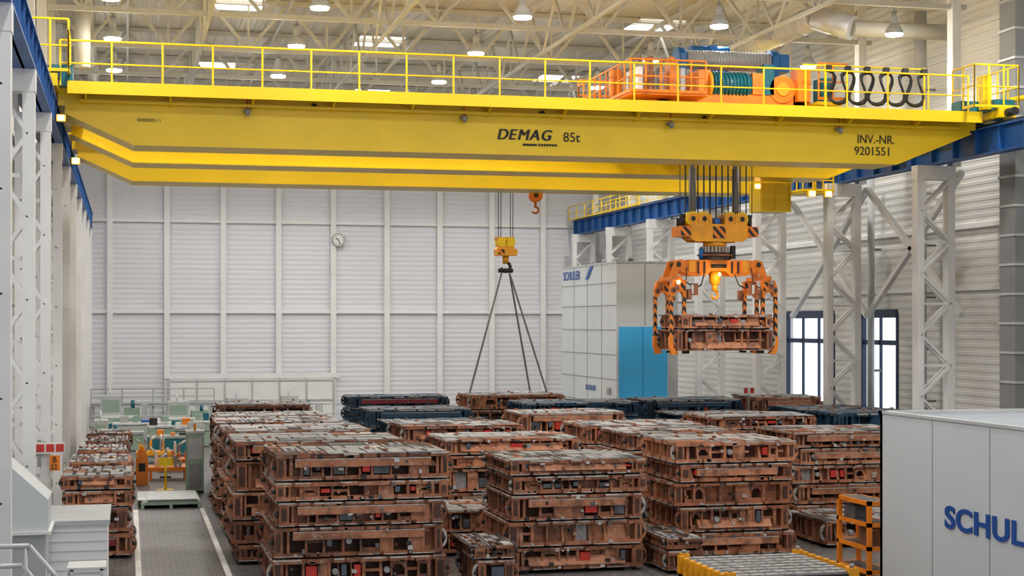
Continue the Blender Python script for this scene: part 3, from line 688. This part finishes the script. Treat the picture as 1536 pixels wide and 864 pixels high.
# ---------------------------------------------------------------- press
b=MB(); px0,px1,py0,py1,pz=21.,23.4,67.5,76.6,8.75
b.box(px0,px1,py0,py1,0,pz,'panel'); b.box(px0+.3,px1+.8,py0+1,py1-1,0,pz-.3,'lgrey')
for z in (1.3,2.4,3.5,4.6,5.7,6.8,7.8): b.box(px0-.012,px0,py0,py1,z-.02,z+.02,'seam')
for y in (69.8,72.1,74.4): b.box(px0-.014,px0,y-.02,y+.02,0,pz,'seam')
b.box(px0-.03,px1+.03,py0-.03,py1+.03,pz-.08,pz,'lgrey')
b.box(px0+.10,px0+2.35,py0-.05,py0,.3,5.85,'cyan'); b.box(px0+1.18,px0+1.20,py0-.06,py0,.3,5.85,'logo')
b.box(px0+1.3,px0+1.33,py0-.02,py0,5.9,pz-.1,'seam')
b.box(px0+.3,px0+1.2,py0-.3,py0,0,.3,'grey')
for y in range(68,76,2): b.cyl((px0+.8,y,pz),(px0+.8,y,pz+.25),.12,'grey',10)
press=b.build('stamping_press')
text('press_lettering','SCHULER',.60,(px0-.03,76.3,8.10),(R90,0,-R90),'logo',press,1.2)
text('press_lettering_small','SCHULER',.35,(px0-.03,72.3,2.9),(R90,0,-R90),'logo',press,1.1)
text('press_number','110',.5,(px0-.03,69.,2.8),(R90,0,-R90),'seam',press)
b=MB(); b.prism([(72.4,8.05),(71.9,8.05),(71.1,8.65),(71.6,8.65)],px0-.03,px0-.01,'logo','x'); b.build('press_emblem',parent=press)

# ---------------------------------------------------------------- white cabin, right foreground
b=MB(); cx=16.45; cz=4.; cy0,cy1=20.,33.; cx1=24.; c='cabin'
b.box(cx,cx+.12,cy0,cy1,0,cz,c); b.box(cx,cx1,cy1-.12,cy1,0,cz,c); b.box(cx1-.12,cx1,cy0,cy1,0,cz,c); b.box(cx,cx1,cy0,cy0+.12,0,cz,c)
b.box(cx+.12,cx1-.12,cy0+.12,cy1-.12,cz-.75,cz-.65,'white')
b.box(cx-.03,cx+.15,cy0,cy1+.03,cz-.02,cz+.04,'lgrey'); b.box(cx-.03,cx1,cy1-.15,cy1+.03,cz-.02,cz+.04,'lgrey')
for y in (30.6,28.3,26,23.7): b.box(cx-.006,cx,y-.012,y+.012,0,cz-.05,'seam')
cab=b.build('machine_enclosure_cabin')
text('enclosure_lettering','SCHULER',.63,(cx-.02,30.05,1.80),(R90,0,-R90),'logo',cab,1.5,.018,0,1.04)

# ---------------------------------------------------------------- foreground bolster, rack
b=MB(); BL=2.95
b.box(0,BL,0,3.0,.10,.6,'rustl'); b.box(.1,BL-.1,-.02,3.02,.2,.5,'dark')
for k in range(9): b.box(k*.36,.07+k*.36,-.06,0,.1,.65,'rustl')
for k in range(8): 
    b.box(.0,BL,.02+k*.37,.09+k*.37,.6,.70,'dark'); b.box(.1,BL-.1,.11+k*.37,.35+k*.37,.6,.74,'steel')
for k in range(8):
    for j in range(8): b.box(.25+j*.33,.28+j*.33,.14+k*.37,.32+k*.37,.74,.745,'slate')
for k in range(8): 
    for xx in (-.08,BL-.04): b.box(xx,xx+.12,.10+k*.37,.28+k*.37,.4,.78,'amber')
for x in (0,BL-.2):
    for y in (0,2.8): b.box(x,x+.2,y,y+.2,0,.82,'amber'); b.cyl((x+.1,y+.1,.82),(x+.1,y+.1,.9),.05,'steel',8)
b.build('roller_bolster',loc=(12.1,31.2,0))
b=MB()
for x in (0,.5):
    for y in (0,1.6): b.box(x,x+.1,y,y+.1,0,1.85,'orange')
for z in (.15,.7,1.25,1.75):
    b.box(0,.6,0,.08,z,z+.1,'orange'); b.box(0,.6,1.6,1.7,z,z+.1,'orange'); b.box(0,.08,0,1.7,z,z+.1,'orange'); b.box(.52,.6,0,1.7,z,z+.1,'orange'); b.box(.05,.55,.05,1.6,z+.08,z+.1,'steel_d')
b.box(.1,.5,.2,.7,.8,1.2,'rust'); b.box(.1,.5,.9,1.5,1.35,1.65,'steel_d')
b.build('steel_storage_rack',loc=(16.75,34.2,0))

# ---------------------------------------------------------------- left foreground
b=MB(); b.box(-1.7,-.38,33.2,36,0,1.95,'white'); b.box(-1.75,-.33,33.15,36.05,1.95,2.05,'lgrey')
for k in range(10): b.box(-1.7,-.38,33.19,33.2,.1+k*.19,.115+k*.19,'lgrey')
b.build('low_brick_partition')
b=MB(); b.prism([(-2.75,2.0),(-1.45,2.0),(-1.45,2.65),(-2.2,3.35),(-2.75,3.35)],31.6,33.1,'panel'); 
b.box(-2.7,-1.5,31.7,33.,0,2.0,'lgrey'); b.prism([(-2.8,2.0),(-1.40,2.0),(-1.40,2.06),(-2.8,2.06)],31.5,33.12,'white'); b.build('sloped_machine_hood')
b=MB(); s='silver'
for (x0_,z0_,x1_,z1_) in ((-2.6,2.6,-1.45,2.6),(-1.45,2.6,-.8,1.8),(-2.6,2.3,-1.55,2.3),(-1.55,2.3,-.95,1.5)):
    b.cyl((x0_,25.5,z0_),(x1_,25.5,z1_),.04,s,8)
for x,z in ((-2.5,2.6),(-2.05,2.6),(-1.5,2.6),(-1.15,2.2),(-.85,1.85)): b.cyl((x,25.5,0),(x,25.5,z),.035,s,8)
for k in range(8): b.box(-1.6+k*.12,-1.4+k*.12,25.55,26.4,1.5-k*.18,1.54-k*.18,'grey')
b.box(-2.7,-1.5,25.55,27,1.5,1.56,'grey')
b.build('stair_handrail')
b=MB()
for x in (-.95,-.45): b.box(x,x+.06,28.6,28.7,0,1.75,'silver')
for k in range(7): b.box(-.95,-.4,28.62,28.68,.2+k*.24,.24+k*.24,'silver')
b.box(-1.0,-.35,28.6,29.4,1.72,1.78,'silver')
for x in (-.98,-.42): b.beam((x,29.4,0),(x,29.2,1.75),.05,'silver')
b.build('aluminium_step_ladder')
b=MB(); 
b.box(-2.35,-1.6,44.05,44.1,2.55,2.85,'white')
for k in range(3): b.box(-2.32+k*.25,-2.12+k*.25,44.03,44.05,2.6,2.8,'red')
b.box(-1.98,-1.72,44.03,44.08,2.1,2.5,'orange'); b.box(-2.3,-2.2,44.08,44.3,2.2,2.9,'grey')
sg=b.build('aisle_sign_board')
text('sign_letter','B',.22,(-1.92,44.02,2.32),(R90,0,0),'black',sg); text('sign_number','22',.18,(-1.96,44.02,2.14),(R90,0,0),'black',sg)

# ---------------------------------------------------------------- workshop items beyond the aisle
b=MB(); b.box(0,.6,0,1.,.1,2.1,'green'); b.box(.05,.55,-.02,0,1.2,1.95,'lgrey'); b.box(.1,.5,-.03,0,.2,1.05,'grey'); b.box(-.03,.63,-.03,1.03,2.1,2.2,'lgrey'); b.box(0,.6,0,1,0,.1,'dark'); b.cyl((.3,.3,2.2),(.3,.3,2.45),.05,'orange',8); b.build('control_cabinet',loc=(2.05,57.5,0))
b=MB(); b.box(0,1.9,0,3.4,.12,.2,'green')
for x in (0,.9,1.8): b.box(x,x+.1,0,3.4,0,.12,'green')
b.box(.05,1.85,.1,3.3,.2,.24,'sheet'); b.box(-.1,1.7,.3,3.0,.24,.27,'sheet'); b.box(.2,1.8,.0,2.6,.27,.30,'sheet'); b.build('sheet_metal_pallet',loc=(.45,53.,0))
def jig(x,y,m,sd):
    r=random.Random(sd); b=MB(); b.box(0,1.5,0,1.2,.35,.5,m)
    for ax in (.05,1.35):
        for ay in (.05,1.05): b.box(ax,ax+.1,ay,ay+.1,0,.35,m)
    for k in range(6):
        cx_=r.uniform(.15,1.3);cy_=r.uniform(.1,1.); h=r.uniform(.2,.6); b.box(cx_-.06,cx_+.06,cy_-.06,cy_+.06,.5,.5+h,r.choice([m,'white','steel']))
        b.cyl((cx_,cy_,.5+h),(cx_+r.uniform(-.3,.3),cy_,.55+h+r.uniform(0,.2)),.05,r.choice(['orange','white','steel']),8)
    b.build('welding_fixture',loc=(x,y,0))
jig(.8,62.5,'orange',1); jig(1.2,66,'orange',2); jig(.4,70,'amber',3)
b=MB(); b.box(0,.45,0,.4,0,.9,'orange'); b.prism([(0,.9),(.45,.9),(.35,1.3),(.1,1.3)],0,.4,'orange'); b.cyl((.22,.2,1.3),(.22,.2,1.45),.08,'amber',10); b.box(.1,.35,-.02,0,.5,.8,'dark'); b.build('safety_scanner_post',loc=(.33,61.,0))
b=MB(); b.box(-.3,.3,-.3,.3,0,.06,'yellow'); b.cyl((0,0,0),(0,0,1.2),.05,'yellow',8); b.box(-.25,.25,-.04,.04,.9,1.2,'yellow'); b.cyl((-.2,0,.5),(.2,0,.5),.04,'dark',8); b.build('yellow_barrier_stand',loc=(1.35,58.5,0))
def bench(x,y,L,m,top,sd,name='workshop_bench'):
    r=random.Random(sd); b=MB(); b.box(0,L,0,.8,.85,.92,top)
    for ax in (0,L-.08): b.box(ax,ax+.08,0,.8,0,.85,m)
    b.box(.08,L-.08,.05,.75,.1,.75,m)
    k=.1
    while k<L-.4:
        w=r.uniform(.15,.45); b.box(k,k+w,.1,.6,.92,.92+r.uniform(.1,.4),r.choice(['teal','green','red','lgrey','blue','white','orange','dark','green','lgrey'])); k+=w+r.uniform(.05,.4)
    b.build(name,loc=(x,y,0))
bench(.9,74,2.4,'teal','lgrey',1); bench(-1.2,77,2.0,'green','lgrey',2); bench(2.2,79,3,'green','steel',3); bench(-1.4,84,4,'lgrey','white',4); bench(3.4,85,3.5,'lgrey','white',5); bench(1.,81.5,2.3,'green','white',6)
def machine(x,y,w,d,h,sd):
    r=random.Random(sd); b=MB(); b.box(0,w,0,d,0,h*.45,'green'); b.box(.1*w,.55*w,.2*d,d,h*.45,h,'lgrey'); b.box(.6*w,.95*w,.3*d,.9*d,h*.45,h*.7,'green')
    b.box(.15*w,.5*w,.2*d-.03,.2*d,h*.6,h*.9,'green'); b.box(w,w+.3,.2,.4,h*.5,h*.8,'lgrey'); b.box(w-.05,w+.05,.2,.4,0,h*.5,'lgrey'); b.cyl((.3*w,.5*d,h),(.3*w,.5*d,h+.4),.05,'silver',8)
    b.box(.05*w,.95*w,-.05,0,.1,h*.35,'lgrey'); b.cyl((.8*w,.1*d,h*.7),(.8*w,.1*d,h*.9),.1,'teal',10); b.box(.1*w,.9*w,.05,.2*d,h*.45,h*.5,'white')
    b.build('machine_tool',loc=(x,y,0))
machine(-1.6,88,2.4,2,2.1,1); machine(1.9,89,2.6,2,1.7,2); machine(5.2,90,2.6,2,1.8,3); machine(-1.5,71,1.3,1.6,1.8,4); machine(8.1,88,2.0,2,2.,5)
b=MB(); b.rail((-2.,95.5,0),(13,95.5,0),1.2,1.6,'lgrey',.04); b.rail((-2.,95.5,1.3),(5,95.5,1.3),.9,1.6,'lgrey',.04); b.box(-2,5,95.6,97,1.2,1.3,'lgrey')
for x in (-1.9,1.5,4.9): b.box(x-.06,x+.06,95.6,95.7,0,1.2,'lgrey'); b.box(x-.06,x+.06,96.9,97,0,1.2,'lgrey')
b.build('mezzanine_railing')
b=MB(); b.box(0,.5,0,.05,0,.3,'white'); b.box(.05,.2,-.01,0,.05,.25,'red'); b.box(.3,.45,-.01,0,.05,.25,'red'); b.cyl((.25,.05,-3.3),(.25,.05,0),.03,'grey',6); b.build('aisle_sign_board',loc=(22.7,56.9,3.3))

# ---------------------------------------------------------------- world, camera
w=bpy.data.worlds.new('world'); sc.world=w; w.use_nodes=True
bg=w.node_tree.nodes['Background']; bg.inputs[0].default_value=(.86,.93,1.,1); bg.inputs[1].default_value=1.35
cam=bpy.data.cameras.new('camera'); co=bpy.data.objects.new('camera',cam); sc.collection.objects.link(co)
co.location=(0,0,6); co.rotation_euler=(R90,0,-math.radians(13.54)); cam.lens=56.25; cam.sensor_width=36; cam.shift_y=53/1536; cam.clip_end=500
sc.camera=co
